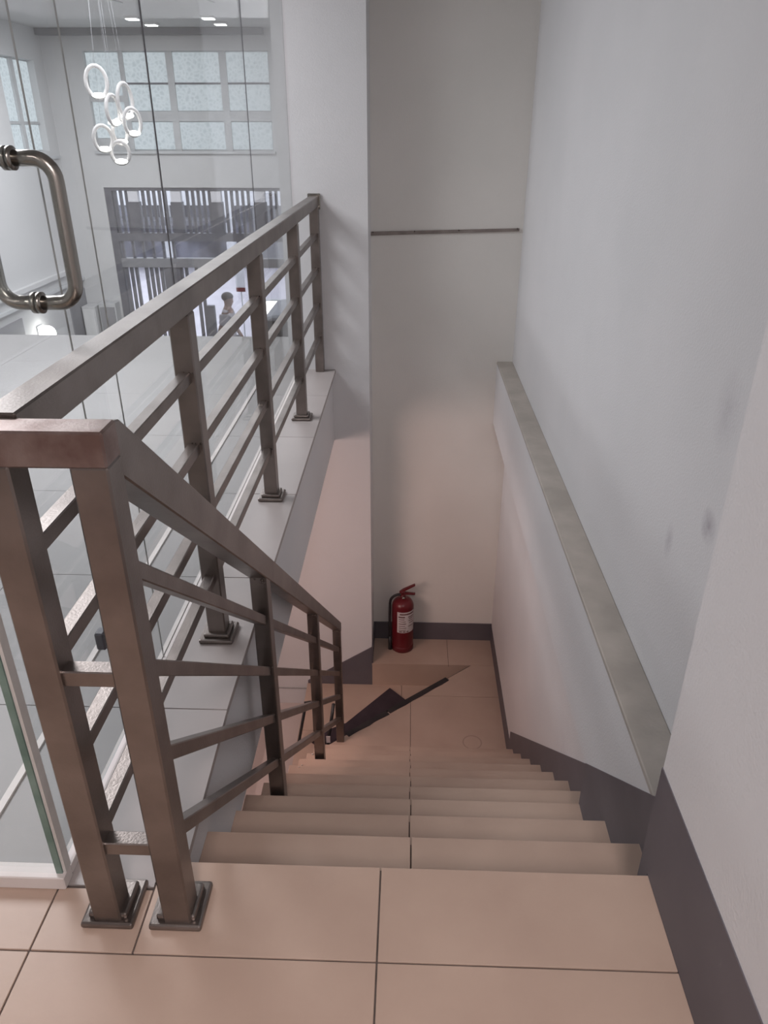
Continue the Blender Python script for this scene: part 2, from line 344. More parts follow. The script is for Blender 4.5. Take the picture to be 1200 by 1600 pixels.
ptile([(0.3225, 4.371), (0.654, 4.371), (0.654, 4.684), (0.3225, 4.684)])
prism('riser_tile', xz([(-0.236, ZL-0.20), (0.478, ZL-0.20), (0.478, ZL-0.021), (-0.236, ZL-0.021)], 4.372), (0, 0.004, 0), M['tile'], low)

# --- lower flight turning left: winder tread and steps going down to -x
ls = thing('staircase', (-0.5, 4.0, -2.4), 'lower flight of beige steps turning left below the upper floor', 'stairs')
wn = prism('step', xy([(-0.52, 3.47), (0.47, 4.372), (-0.72, 4.379), (-0.72, 3.47)], -2.60), (0, 0, 0.18), M['grout'], ls)
def wt(pts): prism('tile', xy(pts, -2.42), (0, 0, 0.02), M['tile'], wn)
def dlx(y): return -0.51 + (y-3.50) * 0.984/0.845
wt([(-0.72, 3.47), (-0.525, 3.47), (dlx(3.88), 3.88), (-0.72, 3.88)])
wt([(-0.72, 3.883), (dlx(3.883), 3.883), (-0.02, dl(-0.02)+0.03), (-0.02, 4.378), (-0.72, 4.378)])
wt([(-0.017, dl(-0.017)+0.03), (0.46, 4.368), (-0.017, 4.376)])
for k in range(1, 7):
    x1 = -0.72 - 0.25*(k-1); z = -2.4 - 0.2*k
    if z < -3.7: break
    tr = box('step', x1-0.25, x1, 3.47, 4.378, z-0.2, z-0.02, M['grout'], ls)
    box('tile', x1-0.25, x1+0.01, 3.47, 3.92, z-0.02, z, M['tile_pale'], tr); box('tile', x1-0.25, x1+0.01, 3.923, 4.378, z-0.02, z, M['tile_pale'], tr)
    box('riser_tile', x1, x1+0.012, 3.47, 4.378, z, z+0.18, M['tile_pale'], tr)
box('wall_near', -2.9, 0.66, 0.90, 0.965, -4.2, -0.46, M['paint'], kind=ST, label='wall under the upper floor closing the lower flight, outside the view')
box('floor', -2.9, 0.66, 0.99, 4.6, -4.3, -4.2, M['tile'], kind=ST, label='bottom floor at the foot of the lower flight, outside the view')
box('wall_left', -2.9, -2.8, 1.05, 4.38, -4.2, -0.455, M['paint'], kind=ST, label='wall at the foot of the lower flight, outside the view')

# --- skirtings
prism('baseboard_right', yz([(-2.5, 0.0), (-2.5, 0.240), (1.0315, 0.240), (1.0315, -0.40), (0.992, -0.40), (0.992, 0.0)], 0.4780), (0.0028, 0, 0), M['skirting'], kind=ST, label='tall dark grey skirting on the nearest right wall')
def nl(y): return -(y - G0) * R / G
prism('baseboard_right', yz([(1.03, nl(1.03)+0.155), (1.70, nl(1.70)+0.172), (1.70, nl(1.70)-0.22), (1.03, nl(1.03)-0.24)], 0.5555), (0.004, 0, 0), M['skirting'], kind=ST, label='dark grey skirting stepping down beside the uppermost treads')
prism('baseboard_right', yz([(1.66, nl(1.66)+0.12), (ny(10)+0.13, nl(ny(10)+0.13)+0.125), (ny(10)+0.13, -2.2), (ny(10)-0.04, -2.2), (1.66, nl(1.66)-0.24)], 0.6515), (0.0045, 0, 0), M['skirting'], kind=ST, label='dark grey skirting running down beside the lower treads')
box('baseboard_right', 0.6515, 0.656, ny(10)+0.13, 4.675, ZL, ZL+0.135, M['skirting'], kind=ST, label='dark grey skirting along the right side of the lower landing')
box('baseboard_far', -0.238, 0.656, 4.675, 4.686, ZL, ZL+0.150, M['skirting'], kind=ST, label='dark grey skirting behind the fire extinguisher')
prism('baseboard_left', yz([(4.372, ZL), (4.675, ZL), (4.675, ZL+0.150), (4.372, ZL+0.150)], -0.2385), (0.008, 0, 0), M['skirting'], kind=ST, label='short dark skirting on the side of the pier')
prism('baseboard_left', xz([(-0.236, -2.4), (-0.236, -2.055), (-0.716, -2.375), (-0.716, -2.60), (-0.712, -2.60), (-0.712, -2.4)], 4.372), (0, 0.009, 0), M['skirting'], kind=ST, label='dark sloping skirting on the front of the pier')

# ============================================================ STEEL RAILING
rail = thing('stair_railing', (-0.40, 0.875, 0), 'brownish brushed stainless steel railing of square tubes around the stair opening', 'railing')
GX = -0.53; SX = -0.402; T = 0.025; ZT = 0.957
def flange(p, x, y, z):
    bm = bmesh.new(); bm_box(bm, x-0.048, x+0.048, y-0.048, y+0.048, z, z+0.014, 0.005, 2)
    bm_box(bm, x-0.036, x+0.036, y-0.036, y+0.036, z+0.012, z+0.026, 0.005, 2)
    link_bm('base_flange', bm, M['steel'], p)
def weld(p, x, y, z, sx=0.02, sy=0.004, sz=0.004):
    bm = bmesh.new(); rnd = random.Random(int(abs(x*977+y*313+z*71)*100))
    for i in range(5):
        a, c, d = (rnd.uniform(-sx, sx), rnd.uniform(-sy, sy)*0.3, rnd.uniform(-sz, sz)*0.4)
        s = rnd.uniform(0.0018, 0.0036)
        bmesh.ops.create_icosphere(bm, subdivisions=1, radius=s, matrix=Matrix.Translation((x+a, y+c, z+d)))
    link_bm('weld_marks', bm, M['weld'], p, kind='stuff')
# newel posts
nA = box('post', GX-T, GX+T, 0.85, 0.90, 0.0, 0.909, M['steel'], rail, bev=0.003); flange(nA, GX, 0.89, 0)
nB = box('post', SX-T, SX+T, 0.85, 0.90, 0.0, 0.909, M['steel'], rail, bev=0.003); flange(nB, SX-0.004, 0.89, 0)
box('handrail', -0.99, SX+T, 0.85, 0.90, 0.907, ZT, M['steel_stained'], rail, bev=0.003, label='short stained handrail across the two newel posts')
for z0 in (0.548, 0.180):
    box('crossbar', GX+T-0.002, SX-T+0.002, 0.858, 0.886, z0, z0+0.028, M['steel'], rail, bev=0.002)
# guard rail along the edge of the upper floor
box('handrail', GX-T-0.002, GX+T-0.002, 0.899, 4.374, 0.909, ZT+0.006, M['steel'], rail, bev=0.003, label='level handrail along the glass partition')
PY = [1.73, 2.63, 3.53, 4.345]
for i, y in enumerate(PY):
    p = box('post', GX-T+0.001, GX+T+0.001, y-T, y+T, 0.0, 0.911, M['steel'], rail, bev=0.003)
    if i < 3: flange(p, GX, y, 0)
    for z in (0.775, 0.596, 0.40, 0.213):
        weld(p, GX+0.010, y-T-0.001, z, 0.012, 0.003, 0.004)
ys = [0.875] + PY
for a, b_ in zip(ys, ys[1:]):
    for z0 in (0.749, 0.568, 0.374, 0.188):
        box('rail_bar', GX-0.013, GX+0.014, a+T-0.002, b_-T+0.002, z0, z0+0.028, M['steel'], rail, bev=0.002)
# wall plate at the pier
box('wall_plate', GX-0.035, GX+0.035, 4.366, 4.379, 0.895, 0.975, M['polished'], rail, bev=0.003, label='polished plate fixing the handrail to the pier')
# sloping stair rail
SL = 0.823
PS = [(1.74, -0.8), (2.685, -1.6), (3.595, -2.2)]
def sl_top(y): return 0.916 - SL*(y - 0.924)
prism('handrail', yz([(0.895, ZT-0.001), (0.915, ZT-0.006), (3.62, sl_top(3.62)), (3.62, sl_top(3.62)-0.062), (0.895, sl_top(0.895)-0.062)], SX-T), (2*T, 0, 0), M['steel'], rail, bev=0.0025, label='sloping handrail descending with the stairs')
for i, (y, z) in enumerate(PS):
    p = prism('post', yz([(y-T, z), (y+T, z), (y+T, sl_top(y+T)-0.058), (y-T, sl_top(y-T)-0.058)], SX-T+0.002), (2*T-0.004, 0, 0), M['steel'], rail, bev=0.0025)
    weld(p, SX, y-T-0.001, sl_top(y-T)-0.068, 0.02, 0.004, 0.006); weld(p, SX+0.012, y-T-0.002, sl_top(y-T)-0.075, 0.01, 0.004, 0.006)
    for q in range(4): weld(p, SX+0.01, y-T-0.001, 0.73-0.18*q - SL*(y-T-0.925), 0.012, 0.003, 0.004)
ys = [(0.875)] + [y for y, z in PS]
for a, b_ in zip(ys, ys[1:]):
    for q in range(4):
        zt = lambda y: 0.730 - 0.1795*q - SL*(y - 0.925)
        ya, yb = a+T-0.002, b_-T+0.002
        prism('rail_bar', yz([(ya, zt(ya)), (yb, zt(yb)), (yb, zt(yb)-0.034), (ya, zt(ya)-0.034)], SX-0.012), (0.026, 0, 0), M['steel'], rail, bev=0.002)

# ============================================================ GLASS PARTITION AND DOOR
def pane(name, x0, x1, y0, y1, z0, z1, parent, **kw):
    bm = bmesh.new(); bm_box(bm, x0, x1, y0, y1, z0, z1)
    bm.faces.ensure_lookup_table()
    big = max(f.calc_area() for f in bm.faces)
    for f in bm.faces:
        f.material_index = 0 if f.calc_area() > big*0.5 else 1
    return link_bm(name, bm, [M['glass'], M['joint']], parent, **kw)
GXL = -0.650
gd = thing('glass_door', (GXL, 1.18, 0.03), 'frameless glass door with a chromed D-shaped pull handle at far left', 'glass door')
pane('pane', GXL-0.0014, GXL+0.0014, 0.953, 1.408, 0.034, 2.495, gd)
for s in (1, -1):
    x0 = GXL + s*0.0014; pth = []
    zt_, zb, d, rr = 1.247, 1.018, 0.070, 0.034
    if s == -1: d = 0.062
    pth.append((x0, 1.312, zt_))
    for i in range(9):
        a = math.pi/2 * i/8; pth.append((x0 + s*(d-rr + rr*math.sin(a)), 1.312, zt_ - rr + rr*math.cos(a)))
    for i in range(9):
        a = math.pi/2 * i/8; pth.append((x0 + s*(d-rr + rr*math.cos(a)), 1.312, zb + rr - rr*math.sin(a)))
    pth.append((x0, 1.312, zb))
    h = sweep('handle', pth, 0.0125, M['polished'], gd, n=18, label='chromed round-bar pull handle')
    for zz in (zt_, zb):
        sweep('rosette', [(x0, 1.312, zz), (x0+s*0.007, 1.312, zz)], 0.0185, M['polished'], h, n=22)
box('patch_fitting', GXL-0.010, GXL+0.010, 1.272, 1.300, 0.292, 0.335, M['dark_frame'], gd, bev=0.003, label='small metal glass clamp')
gp = thing('glass_partition', (GXL, 2.6, 0.0), 'row of fixed clear glass panes on a white sill beside the railing', 'glass partition')
for y0, y1 in ((1.410, 1.5990), (1.6005, 2.0990), (2.1010, 3.3140), (3.3160, 4.376)):
    pane('pane', GXL-0.0014, GXL+0.0014, y0, y1, 0.022, 2.495, gp)
box('sill', GXL-0.014, GXL+0.012, 0.955, 4.376, 0.0005, 0.022, M['sill'], gp, bev=0.001)
for y, hw in ((2.10, 0.0022), (3.315, 0.0016)):
    box('joint_seal', GXL-0.0016, GXL+0.0016, y-hw, y+hw, 0.022, 2.495, M['dark_frame'], gp)
gc = thing('glass_partition', (-1.6, 0.936, 0.0), 'fixed glass pane on a white sill behind the newel posts at lower left', 'glass partition')
pane('pane', -2.58, GXL-0.004, 0.930, 0.942, 0.030, 2.495, gc)
box('sill', -2.58, -0.636, 0.918, 0.952, 0.0005, 0.032, M['sill'], gc, bev=0.002)
box('edge_strip', -0.6535, -0.6415, 0.929, 0.941, 0.032, 2.495, M['glass_edge'], gc, label='green edge of the glass corner')
box('corner_strip', -0.6410, -0.6350, 0.932, 0.952, 0.032, 2.495, M['silicone'], gc, label='pale silicone strip along the glass corner')
box('floor_channel', -0.862, -0.846, 0.96, 4.3, 0.0005, 0.006, M['sill'], None, label='thin pale channel strip on the white floor behind the glass', cat='floor channel')

# ============================================================ TRIM BAR ON THE END WALL
tb = prism('trim_2', xz([(-0.243, 0.724), (0.632, 0.752), (0.632, 0.768), (-0.243, 0.745)], 4.674), (0, 0.0115, 0), M['metal_trim'], kind=ST, label='thin brown trim strip across the stairwell end wall')
for x in (-0.225, 0.02, 0.28, 0.62):
    bm = bmesh.new(); bmesh.ops.create_icosphere(bm, subdivisions=1, radius=0.005, matrix=Matrix.Translation((x, 4.673, 0.742+(x+0.24)*0.028)))
    link_bm('nail', bm, M['weld'], tb)

# ============================================================ FIRE EXTINGUISHER
EX, EY = -0.018, 4.575
ex = thing('fire_extinguisher', (EX, EY, ZL), 'red fire extinguisher with a white label standing on the lower landing', 'fire extinguisher')
r = 0.080
prof = [(0.070, 0.0), (0.074, 0.003), (0.074, 0.022), (r, 0.026)]
for i in range(0, 1): pass
prof += [(r, 0.05), (r, 0.375)]
for i in range(1, 10):
    a = math.pi/2 * i/10; prof.append((0.022 + (r-0.022)*math.cos(a), 0.375 + 0.065*math.sin(a)))
prof += [(0.020, 0.445), (0.020, 0.452)]
body = lathe('cylinder', prof, (EX, EY, ZL), M['red'], ex, n=48)
lathe('base_ring', [(0.079, 0.0), (0.0815, 0.002), (0.0815, 0.045), (0.079, 0.047)], (EX, EY, ZL), M['red_dark'], ex, n=48)
lathe('valve', [(0.021, 0.448), (0.021, 0.462), (0.015, 0.466), (0.015, 0.485), (0.018, 0.488), (0.018, 0.500), (0.012, 0.505)], (EX, EY, ZL), M['red_dark'], ex, n=20)
bm = bmesh.new(); bm_prism(bm, xz([(EX-0.025, ZL+0.485), (EX+0.015, ZL+0.475), (EX+0.088, ZL+0.474), (EX+0.088, ZL+0.484), (EX+0.01, ZL+0.492)], EY-0.010), (0, 0.02, 0), 0.001)
link_bm('carry_handle', bm, M['red_dark'], ex)
bm = bmesh.new(); bm_prism(bm, xz([(EX-0.028, ZL+0.494), (EX+0.000, ZL+0.518), (EX+0.084, ZL+0.562), (EX+0.088, ZL+0.552), (EX+0.012, ZL+0.505), (EX-0.01, ZL+0.490)], EY-0.011), (0, 0.022, 0), 0.001)
link_bm('squeeze_lever', bm, M['red'], ex)
bm = bmesh.new(); bmesh.ops.create_uvsphere(bm, u_segments=14, v_segments=8, radius=0.012, matrix=Matrix.Translation((EX+0.004, EY-0.028, ZL+0.458)))
link_bm('pressure_gauge', bm, M['polished'], ex, smooth=True, label='small round pressure gauge')
hp = []
for i in range(15):
    t = i/14
    if t < 0.35:
        a = t/0.35*math.pi/2; hp.append((EX-0.018-0.075*math.sin(a), EY-0.004, ZL+0.405+0.070*math.cos(a)))
    else: hp.append((EX-0.093-0.002*math.sin((t-.35)*6), EY-0.008-0.02*(t-.35), ZL+0.405-0.30*(t-0.35)/0.65))
sweep('hose', hp, 0.0095, M['rubber'], ex, n=10, label='dark rubber discharge hose')
sweep('nozzle', [(EX-0.094, EY-0.023, ZL+0.112), (EX-0.092, EY-0.028, ZL+0.06), (EX-0.090, EY-0.032, ZL+0.006)], [0.010, 0.013, 0.017], M['black'], ex, n=12, label='black discharge nozzle')
def wrap(name, a0, a1, z0, z1, rad, mat, parent, n=14, **kw):
    bm = bmesh.new(); A = []
    for i in range(n+1):
        a = math.radians(a0 + (a1-a0)*i/n)
        A.append([bm.verts.new((EX+rr*math.cos(a), EY+rr*math.sin(a), ZL+z)) for rr, z in ((rad-0.0006, z0), (rad, z0), (rad, z1), (rad-0.0006, z1))])
    for p, q in zip(A, A[1:]):
        for j in range(4): bm.faces.new([p[j], q[j], q[(j+1) % 4], p[(j+1) % 4]])
    bm.faces.new(A[0]); bm.faces.new(A[-1][::-1])
    return link_bm(name, bm, mat, parent, **kw)
lab = wrap('label_sheet', 241, 344, 0.185, 0.365, r+0.0012, M['paper'], ex, label='white printed instruction label')
bmI = []
for i, (a0, a1, z0, z1) in enumerate([(255, 335, 0.342, 0.354), (248, 282, 0.318, 0.329), (300, 336, 0.318, 0.325), (250, 280, 0.300, 0.306), (305, 334, 0.303, 0.309),
        (250, 286, 0.282, 0.287), (302, 332, 0.286, 0.291), (250, 288, 0.262, 0.268), (305, 335, 0.268, 0.273), (251, 284, 0.243, 0.248), (250, 290, 0.225, 0.230),
        (300, 334, 0.238, 0.243), (250, 287, 0.207, 0.212), (252, 268, 0.191, 0.200), (272, 286, 0.191, 0.200), (291, 303, 0.191, 0.200)]):
    wrap('print_line', a0, a1, z0, z1, r+0.0018, M['ink'], lab, n=6)

# ============================================================ BLACK MAT AND NOSING STRIP
mt = thing('floor_mat', (-0.2, 4.0, -2.4), 'dark maroon-black rubber mat lying on the winder step', 'mat')
bm = bmesh.new()
pa = [(-0.105, 4.318), (0.05, 4.165), (-0.02, 4.00), (-0.44, 3.62), (-0.66, 3.80), (-0.40, 3.955), (-0.26, 4.13)]
def fin(pts, z0):
    bm_prism(bm, [(x, y, z0 + 0.004*math.sin(5*x+3*y)) for x, y in pts], (0, 0, 0.005))
bm_prism(bm, [(x, y, -2.399 + (0.012 if i == 0 else 0.0)) for i, (x, y) in enumerate(pa)], (0, 0, 0.006))
link_bm('mat_sheet', bm, M['mat'], mt)
def strip(name, t0, t1, lab):
    ax, ay = D0; bx, by = D1; dx, dy = bx-ax, by-ay; ll = math.hypot(dx, dy); nx, ny_ = dy/ll, -dx/ll
    P = lambda t, o: (ax+dx*t + nx*o, ay+dy*t + ny_*o)
    n = 8; top = []; bot = []
    for i in range(n+1):
        t = t0 + (t1-t0)*i/n; j = random.uniform(-0.0025, 0.0025)
        top.append(P(t, -0.010 + j)); bot.append(P(t, 0.024 + j*1.5))
    bm = bmesh.new(); bm_prism(bm, xy(top + bot[::-1], ZL+0.0003), (0, 0, 0.005), 0.0)
    bm_prism(bm, xy([P(t0, -0.010), P(t1, -0.010), P(t1, -0.016), P(t0, -0.016)], ZL-0.035), (0, 0, 0.040), 0.0)
    return tag(link_bm(name, bm, M['rubber']), lab, 'nosing strip')
strip('nosing_strip', 0.40, 0.815, 'long black rubber nosing strip along the upper part of the diagonal edge')
strip('nosing_strip', 0.135, 0.392, 'torn black rubber nosing strip nearest the last railing post')
box('paper_scrap', -0.02, 0.012, 3.93, 3.938, ZL+0.0002, ZL+0.004, M['paper'], None, label='tiny white paper scrap caught under the black nosing strip', cat='scrap')
# folded dark stand leaning on the lower flight, behind the last two posts
st = thing('folding_stand', (-0.60, 3.76, -2.4), 'small dark metal folded stand behind the last two railing posts', 'stand')
sweep('leg', [(-0.645, 3.80, -2.082), (-0.704, 3.766, -2.398)], 0.010, M['black'], st, n=8)
sweep('leg', [(-0.463, 3.80, -2.088), (-0.506, 3.745, -2.398)], 0.011, M['black'], st, n=8)
sweep('hinge_bar', [(-0.655, 3.80, -2.085), (-0.610, 3.80, -2.075)], 0.010, M['black'], st, n=8)
sweep('cross_rod', [(-0.700, 3.768, -2.378), (-0.503, 3.750, -2.378)], 0.006, M['black'], st, n=8)
box('tag', -0.512, -0.486, 3.728, 3.733, -2.36, -2.305, M['paper'], st, label='small pale tag on the stand')
# cement crumbs left beside the treads
cr_ = bmesh.new(); rnd = random.Random(3)
for i in range(26):
    x, y = rnd.uniform(-0.49, -0.445), rnd.uniform(1.76, 3.3); k = int((y-G0)/G)+1
    bmesh.ops.create_icosphere(cr_, subdivisions=1, radius=rnd.uniform(0.002, 0.005), matrix=Matrix.Translation((x, y, -R*k+0.002)))
tag(link_bm('cement_crumbs', cr_, M['silicone']), 'loose pale cement crumbs along the left edge of the treads', 'crumbs', kind='stuff')

# ============================================================ HALL BEYOND THE GLASS
# window_1 in the far wall: mullions and patterned panes
w1 = box('window_1', -4.60, -2.01, YF+0.075, YF+0.09, 0.99, 2.24, M['alu'], kind=ST, label='wide grid window of patterned glass high in the far hall wall')
colsW = [(-4.585, -4.12), (-4.055, -3.455), (-3.36, -2.71), (-2.61, -2.03)]
rowsW = [(1.01, 1.365), (1.51, 1.835), (1.86, 2.225)]
for i, (a, b_) in enumerate(colsW):
    rr = rowsW if i else [(1.16, 1.62), (1.70, 2.225)]
    for c, d in rr: box('pane', a, b_, YF+0.055, YF+0.074, c, d, M['pattern'], w1)
for a, b_ in ((-4.12, -4.055), (-3.455, -3.36), (-2.71, -2.61)):
    box('mullion', a, b_, YF+0.03, YF+0.075, 0.99, 2.24, M['alu'], w1)
box('transom', -4.055, -2.01, YF+0.033, YF+0.075, 1.375, 1.50, M['alu'], w1)
box('transom', -4.60, -4.12, YF+0.033, YF+0.075, 1.62, 1.70, M['alu'], w1)
box('transom', -4.055, -2.01, YF+0.035, YF+0.075, 1.835, 1.86, M['dark_frame'], w1)
box('window_sill', -4.62, -1.98, YF-0.04, YF+0.055, 0.955, 0.99, M['alu'], w1)
# window_2 in the left wall
w2 = box('window_2', -5.30, -5.28, 10.67, 11.69, 1.0, 2.11, M['alu'], kind=ST, label='narrow grid window of patterned glass in the left hall wall')
for a, b_ in ((10.69, 11.10), (11.20, 11.67)):
    for c, d in ((1.015, 1.33), (1.37, 2.09)): box('pane', -5.279, -5.26, a, b_, c, d, M['pattern'], w2)
box('mullion', -5.279, -5.23, 11.10, 11.20, 1.0, 2.11, M['alu'], w2)
box('transom', -5.279, -5.24, 10.67, 11.69, 1.335, 1.365, M['alu'], w2)
box('window_sill', -5.26, -5.11, 10.6, 11.9, 0.90, 0.935, M['alu'], w2)
# entrance screen
es = thing('entrance_screen', (-3.2, YF+0.1, -2.9), 'dark slatted timber and glass entrance screen at the end of the hall', 'screen')
box('frame', -4.60, -4.50, YF+0.02, YF+0.14, -2.9, 0.50, M['dark_frame'], es)
box('frame', -1.91, -1.83, YF+0.02, YF+0.14, -2.9, 0.50, M['dark_frame'], es)
box('top_rail', -4.50, -1.91, YF+0.02, YF+0.14, 0.455, 0.50, M['dark_frame'], es)
box('middle_rail', -4.50, -1.91, YF+0.01, YF+0.15, -0.26, -0.145, M['dark_frame'], es)
box('lower_rail', -4.50, -1.91, YF+0.01, YF+0.15, -0.645, -0.515, M['mid_grey'], es, label='lighter grey lower rail')
LX = [-4.19, -3.54, -2.93, -2.27]
x = -4.465
while x < -1.93:
    if not any(abs(x-l) < 0.105 for l in LX):
        box('slat', x-0.019, x+0.019, YF+0.05, YF+0.10, -0.145, 0.455, M['dark_frame'], es)
    x += 0.084
x = -4.46; i = 0
while x < -3.27:
    if i % 5 != 3: box('slat', x-0.022, x+0.022, YF+0.05, YF+0.10, -2.9, -0.645, M['dark_frame'], es)
    if x < -3.55 and i % 2 == 0: box('slat', x-0.018, x+0.018, YF+0.05, YF+0.10, -0.515, -0.26, M['dark_frame'], es)
    x += 0.079; i += 1
for l in LX:
    lb = box('post', l-0.085, l+0.085, YF+0.02, YF+0.14, -0.145, 0.30, M['dark_frame'], es)
    box('lantern_panel', l-0.075, l+0.075, YF+0.03, YF+0.13, 0.30, 0.452, M['lit_soft' if False else 'shop_white'], lb, label='white square lamp panel')
box('door_panel', -3.27, -3.13, YF+0.03, YF+0.12, -2.9, -1.24, M['dark_frame'], es)
box('door_panel', -3.86, -3.60, YF+0.03, YF+0.12, -2.9, -0.645, M['dark_frame'], es)
# lower parts of the hall walls
for (y0, y1, z0, z1, lb) in ((11.37, 12.0, -2.4, -0.96, 'dark grey recessed panel near the far corner of the hall'), (9.0, 9.87, -2.4, -0.96, 'dark grey recessed panel on the left hall wall, nearer one')):
    tag(box('wall_panel', -5.17, -5.155, y0, y1, z0, z1, M['mid_grey']), lb, 'panel')
prism('trim_4', yz([(5.2, -0.60), (11.75, -0.60), (11.75, -0.66), (5.2, -0.66)], -5.17), (0.06, 0, 0), M['paint_hall'], kind=ST, label='moulded cornice along the left hall wall')
prism('trim_4', yz([(5.2, -0.79), (11.98, -0.79), (11.98, -0.83), (5.2, -0.83)], -5.17), (0.05, 0, 0), M['alu'], kind=ST, label='lower moulding along the left hall wall')
glr = thing('glare_spot', (-5.16, 10.30, -1.28), 'added glowing globe for a glare spot low on the left hall wall', 'glare spot')  # glowing globe and plate stand in for a glare spot, no real lamp
box('back_plate', -5.169, -5.15, 10.22, 10.38, -1.40, -1.16, M['alu'], glr)
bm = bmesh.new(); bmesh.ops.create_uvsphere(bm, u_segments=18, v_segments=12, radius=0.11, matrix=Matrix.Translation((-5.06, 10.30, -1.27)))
link_bm('glare_globe', bm, M['lit'], glr, smooth=True)
cb = thing('cabinet', (-5.04, 11.90, -2.9), 'pale tall cabinet standing in the far left corner of the hall', 'cabinet')
box('carcass', -5.14, -4.93, 11.72, 11.99, -2.9, -1.20, M['paint_hall'], cb, bev=0.004)
box('door', -5.12, -4.95, 11.708, 11.719, -2.85, -1.24, M['white_plastic'], cb)
cb2 = thing('cabinet', (-4.80, 11.93, -2.9), 'grey glazed display cabinet beside the slatted entrance screen', 'cabinet')
box('carcass', -4.90, -4.63, 11.80, 11.99, -2.9, -1.16, M['alu'], cb2, bev=0.004)
box('door', -4.88, -4.65, 11.788, 11.799, -2.85, -1.22, M['mid_grey'], cb2)
# downlights
DL = [(-3.452, 10.80, 'leftmost square downlight near the far hall wall, nearer of its pair'), (-3.406, 11.40, 'left pair of square ceiling downlights, the one farther back'),
      (-2.508, 10.78, 'right pair of square ceiling downlights, the nearer one'), (-2.494, 11.36, 'right pair of square ceiling downlights, the one farther back'),
      (-1.59, 9.10, 'square ceiling downlight cut by the top edge of the photo')]
for x, y, lb in DL:
    d = thing('downlight', (x, y, 2.5), lb, 'downlight', 'square downlights in the hall ceiling')
    box('housing', x-0.085, x+0.085, y-0.085, y+0.085, 2.475, 2.499, M['white_plastic'], d, bev=0.002)
    box('diffuser', x-0.066, x+0.066, y-0.066, y+0.066, 2.468, 2.4745, M['downlight'], d)
# ring pendant cluster
pd = thing('pendant_light', (-2.83, 8.0, 2.5), 'cluster pendant of seven white rings with glowing discs in the hall', 'pendant lamp')
lathe('canopy', [(0.16, -0.03), (0.17, -0.028), (0.17, -0.001)], (-2.83, 8.0, 2.5), M['white_plastic'], pd, n=28)
RG = [(-2.975, 8.00, 1.675, 0.105, 0.135, 15), (-2.745, 8.05, 1.52, 0.10, 0.15, 62), (-2.84, 7.95, 1.44, 0.095, 0.13, 68), (-2.685, 8.00, 1.34, 0.09, 0.12, 40),
      (-2.975, 7.95, 1.20, 0.095, 0.115, 30), (-2.845, 8.0, 1.075, 0.095, 0.10, 10), (-2.855, 8.10, 1.255, 0.085, 0.11, 50)]
for i, (x, y, z, rx, rz, yaw) in enumerate(RG):
    a = math.radians(yaw); ca, sa = math.cos(a), math.sin(a)
    rx *= 0.90; rz *= 0.98
    pth = [(x + rx*math.cos(t)*ca, y + rx*math.cos(t)*sa, z + rz*math.sin(t)) for t in [2*math.pi*k/28 for k in range(28)]]
    rg = sweep('ring', pth, 0.018, M['ring'], pd, n=8, closed=True)
    bm = bmesh.new()
    bmesh.ops.create_uvsphere(bm, u_segments=18, v_segments=10, radius=1.0, matrix=Matrix.Translation((x, y, z-rz+0.022)) @ Matrix.Diagonal((0.064, 0.050, 0.024, 1)))
    link_bm('light_disc', bm, M['lit'], rg, smooth=True)
    sweep('cord', [(x, y, z+rz+0.012), (-2.83 + (x+2.83)*0.6, 8.0 + (y-8.0)*0.6, 2.475)], 0.0010, M['mid_grey'], pd, n=6)

# ============================================================ OUTSIDE THE ENTRANCE
tag(box('pavement', -16, 10, 12.25, 40, -3.0, -2.92, M['pavement']), kind=ST, label='pale sunlit pavement outside the entrance')
bd = thing('building', (-6, 26, -2.92), 'white building with dark shopfronts across the street', 'building')
box('facade', -16, 6, 26, 28, -0.95, 9, M['shop_white'], bd)
box('shopfront', -16, -5.2, 26.1, 28, -2.92, -0.95, M['shop_dark'], bd)
box('shopfront', -5.2, 6, 26.1, 28, -2.92, -0.95, M['mid_grey'], bd)
for i in range(9): box('pillar', -14.5+2.1*i, -14.2+2.1*i, 25.9, 26.1, -2.92, -0.95, M['shop_white'], bd)
box('awning', -12, -6, 24.9, 26, -1.45, -1.30, M['dark_frame'], bd)
bn = thing('banner', (-3.34, 15.0, -2.92), 'white and red standing banner outside the entrance', 'banner')
box('sheet', -3.42, -3.24, 15.0, 15.02, -1.50, -1.16, M['shop_white'], bn)
box('foot_band', -3.42, -3.24, 14.99, 15.0, -1.58, -1.50, M['red'], bn, label='red band')
box('pole', -3.34, -3.32, 15.02, 15.04, -2.92, -1.2, M['alu'], bn)
cx = thing('car', (-1.7, 13.9, -2.92), 'dark grey car parked outside right of the person', 'car')
bm = bmesh.new(); bm_prism(bm, xz([(-2.74, -2.70), (-2.76, -2.25), (-2.68, -2.12), (-2.62, -1.72), (-2.40, -1.66), (-1.1, -1.68), (-0.5, -2.05), (0.4, -2.15), (0.55, -2.4), (0.55, -2.7)], 13.3), (0, 1.5, 0), 0.04)
link_bm('body', bm, M['mid_grey'], cx)
bm = bmesh.new(); bm_prism(bm, xz([(-2.58, -2.08), (-2.53, -1.76), (-1.2, -1.76), (-0.68, -2.06)], 13.285), (0, 1.53, 0), 0.0)
link_bm('window_band', bm, M['black'], cx)
for x in (-2.2, -0.1):
    for y in (13.26, 14.68): sweep('wheel', [(x, y, -2.62), (x, y+0.16, -2.62)], 0.30, M['black'], cx, n=20)
bpp = thing('bright_patch_panel', (-2.7, 15.2, -2.92), 'added glowing panel for a bright white patch outside beyond the dark grey car', 'bright patch')  # glowing panel, casing and legs added to imitate a blown-out white patch
box('face', -3.02, -2.2, 15.19, 15.20, -2.15, -1.80, M['lit_soft'], bpp)
box('casing', -3.04, -2.18, 15.20, 15.32, -2.17, -1.78, M['alu'], bpp, bev=0.004)
